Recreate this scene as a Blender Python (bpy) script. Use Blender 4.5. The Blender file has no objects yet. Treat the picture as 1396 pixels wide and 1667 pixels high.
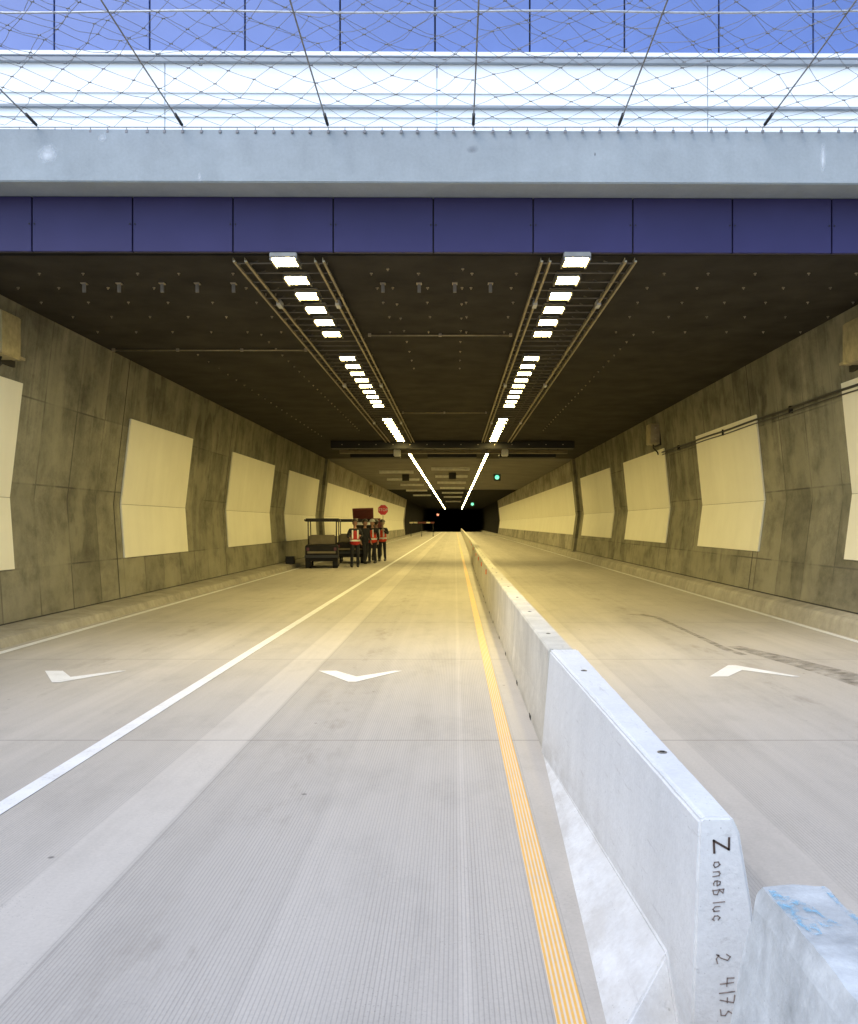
import bpy, bmesh, math, random
from mathutils import Vector, Matrix, noise
random.seed(7)
R = math.radians
S = bpy.context.scene
COL = S.collection
# ---------------------------------------------------------------- camera
H = 1.65
cam_d = bpy.data.cameras.new("camera"); cam = bpy.data.objects.new("camera", cam_d); COL.objects.link(cam)
cam.location = (0, 0, H); cam.rotation_euler = (R(90), 0, 0)
cam_d.sensor_fit = 'HORIZONTAL'; cam_d.sensor_width = 36; cam_d.lens = 36*1450/1396
cam_d.shift_x = -42/1396; cam_d.shift_y = 19.5/1396
cam_d.clip_start = 0.05; cam_d.clip_end = 2000
S.camera = cam
# ---------------------------------------------------------------- world, sun, exposure
w = bpy.data.worlds.new("World"); S.world = w; w.use_nodes = True
nt = w.node_tree; bg = nt.nodes['Background']
sky = nt.nodes.new('ShaderNodeTexSky'); sky.sky_type = 'NISHITA'; sky.sun_disc = False
SUN_EL, SUN_AZ = 52, 222          # sun behind the camera, veiled by cloud
sky.sun_elevation = R(SUN_EL); sky.sun_rotation = R(SUN_AZ)
sky.air_density = 1.0; sky.dust_density = 1.2; sky.ozone_density = 1.0
nt.links.new(sky.outputs[0], bg.inputs[0]); bg.inputs[1].default_value = 0.15
sd = bpy.data.lights.new("sun", 'SUN'); sun = bpy.data.objects.new("sun", sd); COL.objects.link(sun)
sd.energy = 0.45; sd.angle = R(35); sd.color = (1.0, 0.97, 0.93)
az = R(SUN_AZ); el = R(SUN_EL)
d = Vector((math.sin(az)*math.cos(el), math.cos(az)*math.cos(el), math.sin(el)))
sun.rotation_euler = d.to_track_quat('Z', 'Y').to_euler()
S.view_settings.view_transform = 'Standard'; S.view_settings.look = 'None'
S.view_settings.exposure = 1.32; S.view_settings.gamma = 1
LAMP = 42.0                        # radiance of the tunnel lamp lenses
# ---------------------------------------------------------------- materials
class NT:
    def __init__(s, name):
        s.m = bpy.data.materials.new(name); s.m.use_nodes = True
        s.t = s.m.node_tree; s.b = s.t.nodes['Principled BSDF']
    def n(s, ty, **kw):
        x = s.t.nodes.new('ShaderNode'+ty)
        for k, v in kw.items(): setattr(x, k, v)
        return x
    def l(s, a, b): s.t.links.new(a, b)
    def coord(s):
        return s.n('TexCoord').outputs['Object']
    def mapv(s, v, scale):
        m = s.n('Mapping'); m.inputs['Scale'].default_value = scale; s.l(v, m.inputs['Vector']); return m.outputs[0]
    def noise(s, v, scale, detail=4, rough=.6):
        x = s.n('TexNoise'); x.inputs['Scale'].default_value = scale; x.inputs['Detail'].default_value = detail
        x.inputs['Roughness'].default_value = rough; s.l(v, x.inputs['Vector']); return x.outputs['Fac']
    def math(s, op, a, b=None, c=None, clamp=False):
        x = s.n('Math', operation=op); x.use_clamp = clamp
        for i, q in enumerate((a, b, c)):
            if q is None: continue
            if isinstance(q, (int, float)): x.inputs[i].default_value = q
            else: s.l(q, x.inputs[i])
        return x.outputs[0]
    def ramp(s, f, stops):
        x = s.n('ValToRGB'); e = x.color_ramp.elements
        while len(e) < len(stops): e.new(.5)
        for q, (p, c) in zip(e, stops):
            q.position = p; q.color = (c, c, c, 1) if isinstance(c, (int, float)) else (*c, 1)
        s.l(f, x.inputs[0]); return x.outputs[0]
    def mix(s, f, a, b, blend='MIX'):
        x = s.n('Mix', data_type='RGBA', blend_type=blend)
        if isinstance(f, (int, float)): x.inputs[0].default_value = f
        else: s.l(f, x.inputs[0])
        for i, q in ((6, a), (7, b)):
            if isinstance(q, tuple): x.inputs[i].default_value = (*q, 1)
            else: s.l(q, x.inputs[i])
        return x.outputs[2]
    def bump(s, h, strength=.3, dist=.01):
        x = s.n('Bump'); x.inputs['Strength'].default_value = strength; x.inputs['Distance'].default_value = dist
        s.l(h, x.inputs['Height']); s.l(x.outputs[0], s.b.inputs['Normal'])
    def out(s, col=None, rough=.7, metal=0, spec=None):
        if col is not None:
            if isinstance(col, tuple): s.b.inputs['Base Color'].default_value = (*col, 1)
            else: s.l(col, s.b.inputs['Base Color'])
        s.b.inputs['Roughness'].default_value = rough; s.b.inputs['Metallic'].default_value = metal
        if spec is not None: s.b.inputs['Specular IOR Level'].default_value = spec
        return s.m
def varied(name, col, rough=.6, metal=0, amt=.18, scale=4, bump=.05, spec=None):
    q = NT(name); v = q.coord(); f = q.noise(v, scale, 5)
    dark = tuple(c*(1-amt) for c in col); lite = tuple(min(1, c*(1+amt)) for c in col)
    c = q.ramp(f, [(.3, dark), (.7, lite)])
    if bump: q.bump(q.noise(v, scale*12, 3), bump, .004)
    return q.out(c, rough, metal, spec)
def emis(name, col, strength):
    q = NT(name); q.b.inputs['Emission Color'].default_value = (*col, 1); q.b.inputs['Emission Strength'].default_value = strength
    return q.out((.8, .8, .8), .4)
def sep(q, v):
    x = q.n('SeparateXYZ'); q.l(v, x.inputs[0]); return x.outputs
def band(q, x, lo, hi, soft=.02):
    a = q.n('MapRange'); a.inputs[1].default_value = lo-soft; a.inputs[2].default_value = lo+soft; q.l(x, a.inputs[0])
    b = q.n('MapRange'); b.inputs[1].default_value = hi-soft; b.inputs[2].default_value = hi+soft; b.inputs[3].default_value = 1; b.inputs[4].default_value = 0; q.l(x, b.inputs[0])
    return q.math('MULTIPLY', a.outputs[0], b.outputs[0])

def road_mat():
    q = NT('road_concrete'); v = q.coord(); x, y, z = sep(q, v)
    big = q.noise(q.mapv(v, (.9, .12, 1)), 1.0, 6, .62)
    streak = q.noise(q.mapv(v, (9, .10, 1)), 1.0, 5, .6)
    fine = q.noise(v, 55, 4, .7)
    blotch = q.noise(q.mapv(v, (1.2, .6, 1)), 1.3, 5, .7)
    c = q.ramp(big, [(.3, (.435, .405, .358)), (.7, (.50, .468, .418))])
    c = q.mix(1, c, q.ramp(streak, [(.25, .93), (.55, 1.0), (.8, 1.03)]), 'MULTIPLY')
    c = q.mix(1, c, q.ramp(fine, [(.3, .93), (.7, 1.05)]), 'MULTIPLY')
    c = q.mix(1, c, q.ramp(blotch, [(.30, .88), (.5, 1.0), (.8, 1.03)]), 'MULTIPLY')
    # lane-to-lane differences of the pour
    for lo, hi, g in ((-1.95, -1.58, 1.10), (1.42, 1.75, 1.10), (-1.56, -.75, .94), (.02, .06, 1.10), (-3.5, -3.1, 1.05), (2.9, 4.0, .95), (-5.2, -4.5, .96)):
        c = q.mix(band(q, x, lo, hi, .012), c, q.mix(1, c, (g, g, g), 'MULTIPLY'))
    # tined grooves, long way
    gr = q.math('PINGPONG', q.math('ADD', x, q.math('MULTIPLY', q.noise(q.mapv(v, (.5, .5, 1)), .6, 1), .012)), .0088)
    gr = q.math('DIVIDE', gr, .0088)
    groove = q.ramp(gr, [(.10, 0), (.38, 1)])
    smooth = q.math('MAXIMUM', band(q, x, -1.95, -1.58, .01), band(q, x, 1.42, 1.75, .01))
    smooth = q.math('MAXIMUM', smooth, band(q, x, .46, 1.2, .01))
    wear = q.ramp(q.noise(q.mapv(v, (2.2, .35, 1)), 1, 4), [(.3, .35), (.6, 1)])
    gamt = q.math('MULTIPLY', q.math('SUBTRACT', 1, smooth), wear)
    gd = q.math('MULTIPLY', q.math('SUBTRACT', 1, groove), gamt)
    c = q.mix(q.math('MULTIPLY', gd, .34), c, (.14, .13, .125))
    # sawn transverse joints 4.07 m apart
    jy = q.math('PINGPONG', q.math('SUBTRACT', y, 6.80), 2.035)
    j = q.ramp(q.math('DIVIDE', jy, 2.035), [(.0028, 0), (.0055, 1)])
    c = q.mix(q.math('MULTIPLY', q.math('SUBTRACT', 1, j), .6), c, (.14, .13, .12))
    lx = q.math('PINGPONG', q.math('ADD', x, 1.55), 3.3)
    lj = q.ramp(lx, [(.002, 0), (.006, 1)])
    c = q.mix(q.math('MULTIPLY', q.math('SUBTRACT', 1, lj), .35), c, (.16, .15, .14))
    # tar drips and small stains
    vo = q.n('TexVoronoi'); vo.inputs['Scale'].default_value = 1.7; q.l(v, vo.inputs['Vector'])
    spot = q.ramp(vo.outputs['Distance'], [(.018, 0), (.035, 1)])
    c = q.mix(q.math('MULTIPLY', q.math('SUBTRACT', 1, spot), .7), c, (.09, .085, .08))
    agg = q.n('TexVoronoi'); agg.inputs['Scale'].default_value = 60; q.l(v, agg.inputs['Vector'])
    am = q.ramp(q.noise(v, 2.2, 4), [(.45, 0), (.65, 1)])
    c = q.mix(q.math('MULTIPLY', q.math('MULTIPLY', q.math('SUBTRACT', 1, q.ramp(agg.outputs['Distance'], [(.14, 0), (.22, 1)])), am), .40), c, (.17, .16, .15))
    oil = q.noise(q.mapv(v, (3.0, .9, 1)), 1.1, 6, .72)
    oc = q.math('MAXIMUM', band(q, x, -1.25, -.85, .18), q.math('MAXIMUM', band(q, x, -4.4, -3.9, .2), band(q, x, 3.0, 3.5, .2)))
    c = q.mix(q.math('MULTIPLY', q.math('MULTIPLY', q.ramp(oil, [(.52, 0), (.66, 1)]), oc), .42), c, (.19, .165, .13))
    h = q.math('SUBTRACT', q.math('MULTIPLY', fine, .25), gd)
    q.bump(h, .28, .003)
    return q.out(c, .82, 0, .25)
def wall_mat(name, base, seed=0, boards=True):
    q = NT(name); v0 = q.coord(); mp = q.n('Mapping'); mp.inputs['Location'].default_value = (seed, seed*3.7, 0); q.l(v0, mp.inputs[0]); v = mp.outputs[0]
    x, y, z = sep(q, v0)
    big = q.noise(q.mapv(v, (.5, .5, .8)), 1, 7, .62)
    mott = q.noise(v, 2.8, 6, .7)
    drip = q.noise(q.mapv(v, (1, 2.4, .30)), 1, 6, .7)
    fine = q.noise(v, 28, 4, .7)
    c = q.ramp(big, [(.30, tuple(k*.50 for k in base)), (.5, base), (.70, tuple(k*1.35 for k in base))])
    c = q.mix(1, c, q.ramp(mott, [(.32, .72), (.5, 1.0), (.68, 1.16)]), 'MULTIPLY')
    c = q.mix(1, c, q.ramp(drip, [(.30, .92), (.52, 1.0), (.7, 1.04)]), 'MULTIPLY')
    c = q.mix(1, c, q.ramp(fine, [(.3, .9), (.7, 1.08)]), 'MULTIPLY')
    if boards:
        hi = q.n('MapRange'); hi.inputs[1].default_value = 2.4; hi.inputs[2].default_value = 3.4; q.l(z, hi.inputs[0])
        brd = q.n('TexWhiteNoise', noise_dimensions='1D'); q.l(q.math('FLOOR', q.math('DIVIDE', y, .31)), brd.inputs['W'])
        c = q.mix(hi.outputs[0], c, q.mix(1, c, q.ramp(brd.outputs['Value'], [(0, .82), (1, 1.06)]), 'MULTIPLY'))
        stk = q.noise(q.mapv(v, (1, 7, .12)), 1, 5, .6)
        c = q.mix(hi.outputs[0], c, q.mix(1, c, q.ramp(stk, [(.32, .76), (.5, 1.0), (.7, 1.06)]), 'MULTIPLY'))
        low = q.n('MapRange'); low.inputs[1].default_value = 1.5; low.inputs[2].default_value = .2; q.l(z, low.inputs[0])
        c = q.mix(q.math('MULTIPLY', low.outputs[0], q.ramp(q.noise(q.mapv(v, (1, .5, 1.5)), 1.6, 5), [(.4, 0), (.6, .55)])), c, (.33, .31, .235))
        py = q.math('PINGPONG', y, .61); l1 = q.ramp(py, [(.008, 0), (.026, 1)])
        pz = q.math('PINGPONG', q.math('SUBTRACT', z, .96), .66); l2 = q.ramp(pz, [(.005, 0), (.02, 1)])
        line = q.math('MULTIPLY', l1, l2)
        vis = q.ramp(q.noise(v, .7, 2), [(.35, .05), (.6, .75)])
        c = q.mix(q.math('MULTIPLY', q.math('SUBTRACT', 1, line), vis), c, (.055, .05, .045))
        cv = q.n('CombineXYZ'); q.l(q.math('FLOOR', q.math('DIVIDE', y, 1.22)), cv.inputs[0]); q.l(q.math('FLOOR', q.math('DIVIDE', q.math('SUBTRACT', z, .96), 1.32)), cv.inputs[1])
        wn = q.n('TexWhiteNoise'); q.l(cv.outputs[0], wn.inputs['Vector'])
        c = q.mix(1, c, q.ramp(wn.outputs['Value'], [(.0, .80), (.5, 1.0), (1, 1.12)]), 'MULTIPLY')
        blot = q.noise(q.mapv(v, (1, 1.3, .9)), 1.1, 3, .5)
        c = q.mix(q.ramp(blot, [(.52, 0), (.60, .45)]), c, (.30, .285, .20))
    q.bump(q.math('ADD', q.math('MULTIPLY', mott, .6), fine), .35, .01)
    return q.out(c, .85, 0, .25)
def conc_mat(name, base, amt=.22, speck=True, scale=1.0, streak=.0, foot=False):
    q = NT(name); v = q.coord()
    big = q.noise(v, 1.4*scale, 6, .65); fine = q.noise(v, 42*scale, 4, .7); mid = q.noise(v, 8*scale, 4, .65)
    c = q.ramp(big, [(.28, tuple(k*(1-amt) for k in base)), (.72, tuple(min(1, k*(1+amt*.6)) for k in base))])
    c = q.mix(1, c, q.ramp(mid, [(.3, 1-amt*.4), (.65, 1.02)]), 'MULTIPLY')
    c = q.mix(1, c, q.ramp(fine, [(.3, .94), (.7, 1.04)]), 'MULTIPLY')
    if streak:
        st = q.noise(q.mapv(v, (3.0, 3.0, .25)), 1.5, 5, .6)
        c = q.mix(1, c, q.ramp(st, [(.3, 1-streak), (.55, 1), (.8, 1+streak*.4)]), 'MULTIPLY')
    if speck:
        vo = q.n('TexVoronoi'); vo.inputs['Scale'].default_value = 14*scale; q.l(v, vo.inputs['Vector'])
        sp = q.ramp(vo.outputs['Distance'], [(.05, 0), (.09, 1)])
        msk = q.ramp(q.noise(v, 3, 3), [(.5, 0), (.62, 1)])
        c = q.mix(q.math('MULTIPLY', q.math('MULTIPLY', q.math('SUBTRACT', 1, sp), msk), .55), c, tuple(k*.35 for k in base))
    if foot:
        z = sep(q, v)[2]; g = q.n('MapRange'); g.inputs[1].default_value = .30; g.inputs[2].default_value = .0; q.l(z, g.inputs[0])
        gn = q.ramp(q.noise(q.mapv(v, (2, 1.2, 3)), 3, 6, .7), [(.35, 0), (.6, 1)])
        c = q.mix(q.math('MULTIPLY', q.math('MULTIPLY', g.outputs[0], gn), .38), c, (.30, .26, .20))
        sc = q.noise(q.mapv(v, (6, .7, 9)), 3, 5, .75)
        c = q.mix(q.math('MULTIPLY', q.ramp(sc, [(.60, 0), (.68, 1)]), .30), c, (.33, .31, .29))
        v2 = q.n('TexVoronoi'); v2.inputs['Scale'].default_value = 42; q.l(v, v2.inputs['Vector'])
        c = q.mix(q.math('MULTIPLY', q.math('SUBTRACT', 1, q.ramp(v2.outputs['Distance'], [(.07, 0), (.12, 1)])), q.math('MULTIPLY', q.ramp(q.noise(v, 5, 2), [(.45, 0), (.6, 1)]), .6)), c, (.25, .24, .23))
    q.bump(q.math('ADD', fine, q.math('MULTIPLY', mid, .8)), .45 if foot else .3, .006)
    return q.out(c, .8, 0, .3)

M = {}
M['road'] = road_mat()
M['wall'] = wall_mat('wall_concrete', (.215, .203, .145))
M['wall2'] = wall_mat('far_wall_concrete', (.30, .28, .22), 5, False)
M['toe'] = conc_mat('curb_concrete', (.38, .355, .29), .3, True, 1, .15)
M['beam'] = conc_mat('beam_concrete', (.37, .415, .44), .13, False, .7, .05)
M['barrier'] = conc_mat('barrier_concrete', (.68, .69, .68), .05, True, 1, .06, True)
M['barrier_yellowish'] = conc_mat('barrier_concrete_yellowish', (.60, .58, .51), .20, True, 1, .08, True)  # yellower tone than the nearest barrier
M['rough'] = conc_mat('weathered_concrete', (.58, .61, .61), .30, True, 2.6, .3)
M['ceil'] = varied('ceiling_black_paint', (.036, .032, .026), .9, 0, .35, 1.2, .15, .12)
M['unlit_black'] = varied('unlit_tunnel_black', (.010, .009, .007), .95, 0, .4, .6, .05, .05)  # black tone stands in for the lack of light at the tunnel end
M['groove'] = varied('joint_filler', (.03, .027, .022), .9)
M['lens'] = emis('lamp_lens', (1.0, .79, .29), LAMP)
M['housing'] = varied('lamp_housing_grey', (.25, .24, .22), .45, .6)
M['galv'] = varied('galvanised_steel', (.34, .29, .19), .5, .4, .25, 6)
M['strut'] = varied('strut_steel', (.13, .115, .09), .6, .2, .3, 5)
M['steel'] = varied('stainless_cable', (.24, .24, .25), .5, .2, .2, 20, 0)
M['steel_lite'] = varied('bright_wire', (.55, .57, .6), .4, .5, .15, 20, 0)
M['white_metal'] = varied('white_painted_metal', (.86, .89, .90), .45, 0, .03, .6, .0)
M['grey_rail_shade'] = varied('grey_rail_and_cap_shade', (.30, .33, .36), .5, 0, .1, 2)
M['line_white'] = None
M['black'] = varied('black_plastic', (.018, .018, .018), .5)
M['rubber'] = varied('tyre_rubber', (.02, .02, .02), .85)
M['dark_steel'] = varied('dark_painted_steel', (.012, .011, .010), .6, .2)
M['cart'] = varied('cart_body_dark', (.015, .013, .011), .6, 0, .2, 4, 0, .25)
M['tan'] = varied('tan_vinyl', (.17, .14, .08), .6)
M['cream'] = varied('cream_paint', (.55, .50, .38), .5)
M['maroon'] = varied('maroon_paint', (.10, .014, .014), .5)
M['white'] = varied('white_paint_metal', (.7, .7, .68), .5)
M['glass'] = varied('smoked_screen', (.05, .05, .045), .15, 0, .1, 3, 0, .6)
M['skin'] = varied('skin', (.36, .20, .13), .55, 0, .08, 8)
M['navy'] = varied('dark_cloth', (.014, .014, .018), .9, 0, .3, 9)
M['orange'] = varied('orange_red_vest', (.62, .045, .015), .75, 0, .12, 9)
M['red'] = varied('red_vest', (.42, .018, .015), .75, 0, .12, 9)
M['silver'] = varied('silver_reflective_tape', (.72, .72, .70), .45)
M['hat'] = varied('white_hard_hat', (.55, .55, .50), .35)
M['hatd'] = varied('dark_hard_hat', (.05, .04, .03), .35)
M['hair'] = varied('hair', (.02, .014, .010), .8)
M['stopred'] = varied('stop_sign_red', (.72, .035, .045), .45)
M['reflector'] = varied('amber_reflector', (.75, .18, .03), .35)
M['screw'] = varied('bolt_steel', (.42, .36, .26), .4, .6)
M['ink_faint'] = varied('faded_marker_ink', (.23, .18, .155), .8, 0, .5, 60)
M['marker'] = varied('brown_marker_ink', (.07, .045, .035), .8, 0, .4, 30)
M['bluepaint'] = varied('blue_spray_paint', (.13, .42, .62), .7, 0, .35, 30)
M['box'] = varied('electrical_box_steel', (.42, .36, .20), .42, .35, .25, 8)
M['green'] = emis('green_signal', (.05, 1, .55), .55)
M['redlight'] = emis('red_signal', (1, .12, .12), .6)

def paint(name, col, worn=.5, grooves=False):
    q = NT(name); v = q.coord(); x, y, z = sep(q, v)
    f = q.noise(v, 30, 5, .75); big = q.noise(v, 3, 4)
    c = q.mix(1, col, q.ramp(big, [(.3, .90), (.7, 1.03)]), 'MULTIPLY')
    chip = q.ramp(q.math('ADD', f, q.math('MULTIPLY', big, .35)), [(.50, 1), (.64, 0)])
    c = q.mix(q.math('MULTIPLY', chip, worn), c, (.40, .38, .36))
    if grooves:
        gr = q.math('DIVIDE', q.math('PINGPONG', x, .0088), .0088)
        g = q.ramp(gr, [(.30, 1), (.55, 0)])
        c = q.mix(q.math('MULTIPLY', g, .75), c, (.62, .60, .56))
    q.bump(f, .2, .003)
    return q.out(c, .65)
M['line_white'] = paint('road_paint_white', (.78, .79, .79), .35)
M['line_yellow'] = paint('road_paint_yellow', (.74, .42, .10), .35, True)
def shaded_blue_mat():
    q = NT('blue_enamel_panel_shaded'); v = q.coord(); f = q.noise(v, .8, 3)
    c = q.ramp(f, [(.3, (.027, .023, .092)), (.7, (.036, .031, .118))])  # blue enamel with the beam's shade put into its colour
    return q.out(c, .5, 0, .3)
M['blue'] = shaded_blue_mat()
def lit_blue_mat():
    q = NT('blue_enamel_panel_lit'); v = q.coord(); f = q.noise(v, .8, 3)
    c = q.ramp(f, [(.3, (.09, .155, .41)), (.7, (.115, .185, .46))])  # same enamel as the fascia, lightened in colour as lit by the sky
    q.b.inputs['Coat Weight'].default_value = .4; q.b.inputs['Coat Roughness'].default_value = .3
    return q.out(c, .45, 0, .6)
M['blue_lit'] = lit_blue_mat()
def panel_mat():
    q = NT('cream_enamel_panel'); v = q.coord()
    f = q.noise(v, .9, 4); st = q.noise(q.mapv(v, (1, 2.5, .2)), 1, 5)
    c = q.ramp(f, [(.3, (.79, .765, .62)), (.7, (.85, .825, .68))])
    c = q.mix(1, c, q.ramp(st, [(.3, .96), (.6, 1.0)]), 'MULTIPLY')
    return q.out(c, .5, 0, .4)
M['panel'] = panel_mat()

# ---------------------------------------------------------------- mesh helpers
def box(bm, lo, hi, rot=None, bev=0):
    lo = Vector(lo); hi = Vector(hi)
    r = bmesh.ops.create_cube(bm, size=1)
    vs = r['verts']; c = (lo+hi)/2; s = hi-lo
    for v in vs: v.co = Vector((v.co.x*s.x, v.co.y*s.y, v.co.z*s.z))
    if bev:
        es = list({e for v in vs for e in v.link_edges})
        rr = bmesh.ops.bevel(bm, geom=es, offset=bev, segments=2, affect='EDGES')
        vs = list({v for f in rr['faces'] for v in f.verts} | {v for v in vs if v.is_valid})
    if rot: bmesh.ops.rotate(bm, verts=vs, cent=(0, 0, 0), matrix=rot)
    for v in vs: v.co += c
    return vs
def tube(bm, pts, r, n=6, cap=True, r2=None):
    pts = [Vector(p) for p in pts]; rings = []
    N = len(pts)
    for i, p in enumerate(pts):
        t = (pts[min(i+1, N-1)]-pts[max(i-1, 0)])
        if t.length < 1e-9: t = Vector((0, 0, 1))
        t.normalize(); up = Vector((0, 0, 1)) if abs(t.z) < .95 else Vector((1, 0, 0))
        a = t.cross(up).normalized(); b = t.cross(a)
        rr = r if r2 is None else r+(r2-r)*i/max(1, N-1)
        rings.append([bm.verts.new(p+rr*(math.cos(2*math.pi*k/n)*a+math.sin(2*math.pi*k/n)*b)) for k in range(n)])
    for q0, q1 in zip(rings, rings[1:]):
        for k in range(n): bm.faces.new((q0[k], q0[(k+1) % n], q1[(k+1) % n], q1[k]))
    if cap and n > 2:
        bm.faces.new(rings[0][::-1]); bm.faces.new(rings[-1])
def prism(bm, prof, y0, y1):
    """closed profile of (x, z) pushed from y0 to y1"""
    a = [bm.verts.new((x, y0, z)) for x, z in prof]; b = [bm.verts.new((x, y1, z)) for x, z in prof]
    n = len(prof)
    for i in range(n): bm.faces.new((a[i], a[(i+1) % n], b[(i+1) % n], b[i]))
    bm.faces.new(a[::-1]); bm.faces.new(b)
def ball(bm, c, r, sc=(1, 1, 1), u=12, v=8, rot=None):
    q = bmesh.ops.create_uvsphere(bm, u_segments=u, v_segments=v, radius=r)['verts']
    for k in q: k.co = Vector((k.co.x*sc[0], k.co.y*sc[1], k.co.z*sc[2]))
    if rot: bmesh.ops.rotate(bm, verts=q, cent=(0, 0, 0), matrix=rot)
    for k in q: k.co += Vector(c)
def cyl(bm, c, r, h, axis='Z', n=20, r2=None):
    ax = {'X': Vector((1, 0, 0)), 'Y': Vector((0, 1, 0)), 'Z': Vector((0, 0, 1))}[axis]; c = Vector(c)
    tube(bm, [c-ax*h/2, c+ax*h/2], r, n, True, r2)
def obj(name, bm, mat, parent=None, smooth=False, normals=True):
    if normals: bmesh.ops.recalc_face_normals(bm, faces=bm.faces)
    me = bpy.data.meshes.new(name); bm.to_mesh(me); bm.free()
    if smooth:
        for p in me.polygons: p.use_smooth = True
    me.materials.append(mat)
    o = bpy.data.objects.new(name, me); COL.objects.link(o)
    if parent: o.parent = parent
    return o
def mk(): return bmesh.new()
def tag(o, label=None, cat=None, group=None, kind=None):
    if label: o['label'] = label
    if cat: o['category'] = cat
    if group: o['group'] = group
    if kind: o['kind'] = kind
    return o
def thing(name, label, cat, loc=(0, 0, 0), rz=0, group=None):
    o = bpy.data.objects.new(name, None); COL.objects.link(o); o.location = loc; o.rotation_euler = (0, 0, rz)
    return tag(o, label, cat, group)
def kids(o): return [c for c in COL.objects if c.parent == o]
TREE = {}
def dup(root, children, loc, label=None, cat=None, group=None, rz=None):
    """children: list of (part, [sub-parts])"""
    c = root.copy(); COL.objects.link(c); c.location = loc
    if rz is not None: c.rotation_euler = (0, 0, rz)
    if label: c['label'] = label
    if group: c['group'] = group
    for p, subs in children:
        q = p.copy(); COL.objects.link(q); q.parent = c
        for s_ in subs:
            t = s_.copy(); COL.objects.link(t); t.parent = q
    return c
def box_obj(name, lo, hi, mat, parent=None, bev=0, rot=None):
    bm = mk(); box(bm, lo, hi, rot, bev); return obj(name, bm, mat, parent)

# ---------------------------------------------------------------- the setting
Y_P, Y_MID, Y_END = 10.63, 44.2, 186.0
ZC = H+3.24
# ground: one concrete carriageway sheet, level to 186 m, then falling away
bm = mk()
ys = [-400, -40, -5, 186, 230, 330]; zs = [0, 0, 0, 0, -1.6, -6.0]
rows = [[bm.verts.new((x, y, z)) for x in (-6.02, 5.76)] for y, z in zip(ys, zs)]
for a, b in zip(rows, rows[1:]): bm.faces.new((a[0], a[1], b[1], b[0]))
tag(obj('road', bm, M['road']), kind='structure')
bm = mk()
for x0, x1 in ((-600, -6.9), (6.9, 600)):
    vs = [bm.verts.new(p) for p in ((x0, -600, -.02), (x1, -600, -.02), (x1, 10.5, -.02), (x0, 10.5, -.02))]; bm.faces.new(vs)
tag(obj('ground', bm, conc_mat('ground_gravel', (.33, .31, .28), .3)), kind='structure')

# edge and lane lines
def line(name, x0, x1, mat, y0=-30, y1=186, z=.004):
    bm = mk(); a = [bm.verts.new(p) for p in ((x0, y0, z), (x1, y0, z), (x1, y1, z), (x0, y1, z))]; bm.faces.new(a)
    return tag(obj(name, bm, mat), kind='structure')
line('lane_line', -2.695, -2.575, M['line_white'])
line('left_edge_line', -5.87, -5.75, M['line_white'])
line('right_edge_line', 5.58, 5.69, M['line_white'])
line('yellow_edge_line', .335, .435, M['line_yellow'])
line('far_side_yellow_line', 1.34, 1.42, M['line_yellow'], y0=16)

def chevron(cx, y_open, y_tip, hw, th):
    """painted arrow head: arms at y_open, point at y_tip"""
    s = 1 if y_tip > y_open else -1
    bm = mk(); z = .004
    L = (cx-hw, y_open); Rr = (cx+hw, y_open); T = (cx, y_tip)
    pts = [(cx-hw, y_open), (cx-hw+.20, y_open), (cx, y_tip-s*th), (cx+hw-.09, y_open), (cx+hw, y_open), (cx+.03, y_tip), (cx-.05, y_tip)]
    v = [bm.verts.new((x, y, z)) for x, y in pts]
    bm.faces.new((v[0], v[1], v[2], v[6])); bm.faces.new((v[2], v[5], v[6])); bm.faces.new((v[2], v[3], v[4], v[5]))
    o = obj('painted_arrowhead', bm, M['line_white'])
    return tag(o, kind='structure')
chevron(-4.14, 10.00, 9.27, .46, .33); chevron(-1.06, 10.00, 9.30, .47, .32); chevron(3.24, 9.62, 10.40, .49, .35)

# tyre marks: thin dark film on the road
def skid(pts, wds):
    bm = mk(); prev = None
    for i, ((x, y), wd) in enumerate(zip(pts, wds)):
        a = bm.verts.new((x-wd/2, y, .0035)); b = bm.verts.new((x+wd/2, y+.02, .0035))
        if prev: bm.faces.new((prev[0], prev[1], b, a))
        prev = (a, b)
    return bm
q = NT('tyre_mark'); v = q.coord(); f = q.noise(v, 5, 6, .7)
al = q.ramp(f, [(.34, .0), (.66, .50)]); q.l(al, q.b.inputs['Alpha']); TM = q.out((.10, .085, .06), .8)
tag(obj('tyre_mark', skid([(3.28, 16.3), (3.57, 15.75), (3.57, 14.4), (3.57, 13.0), (3.57, 11.6), (3.64, 11.2)], (.34, .12, .09, .09, .12, .1)), TM), kind='structure')
tag(obj('tyre_mark', skid([(3.75, 12.0), (4.0, 10.9), (4.2, 9.9), (4.3, 9.0), (4.5, 7.4)], (.20, .34, .42, .45, .5)), TM), kind='structure')

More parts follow.
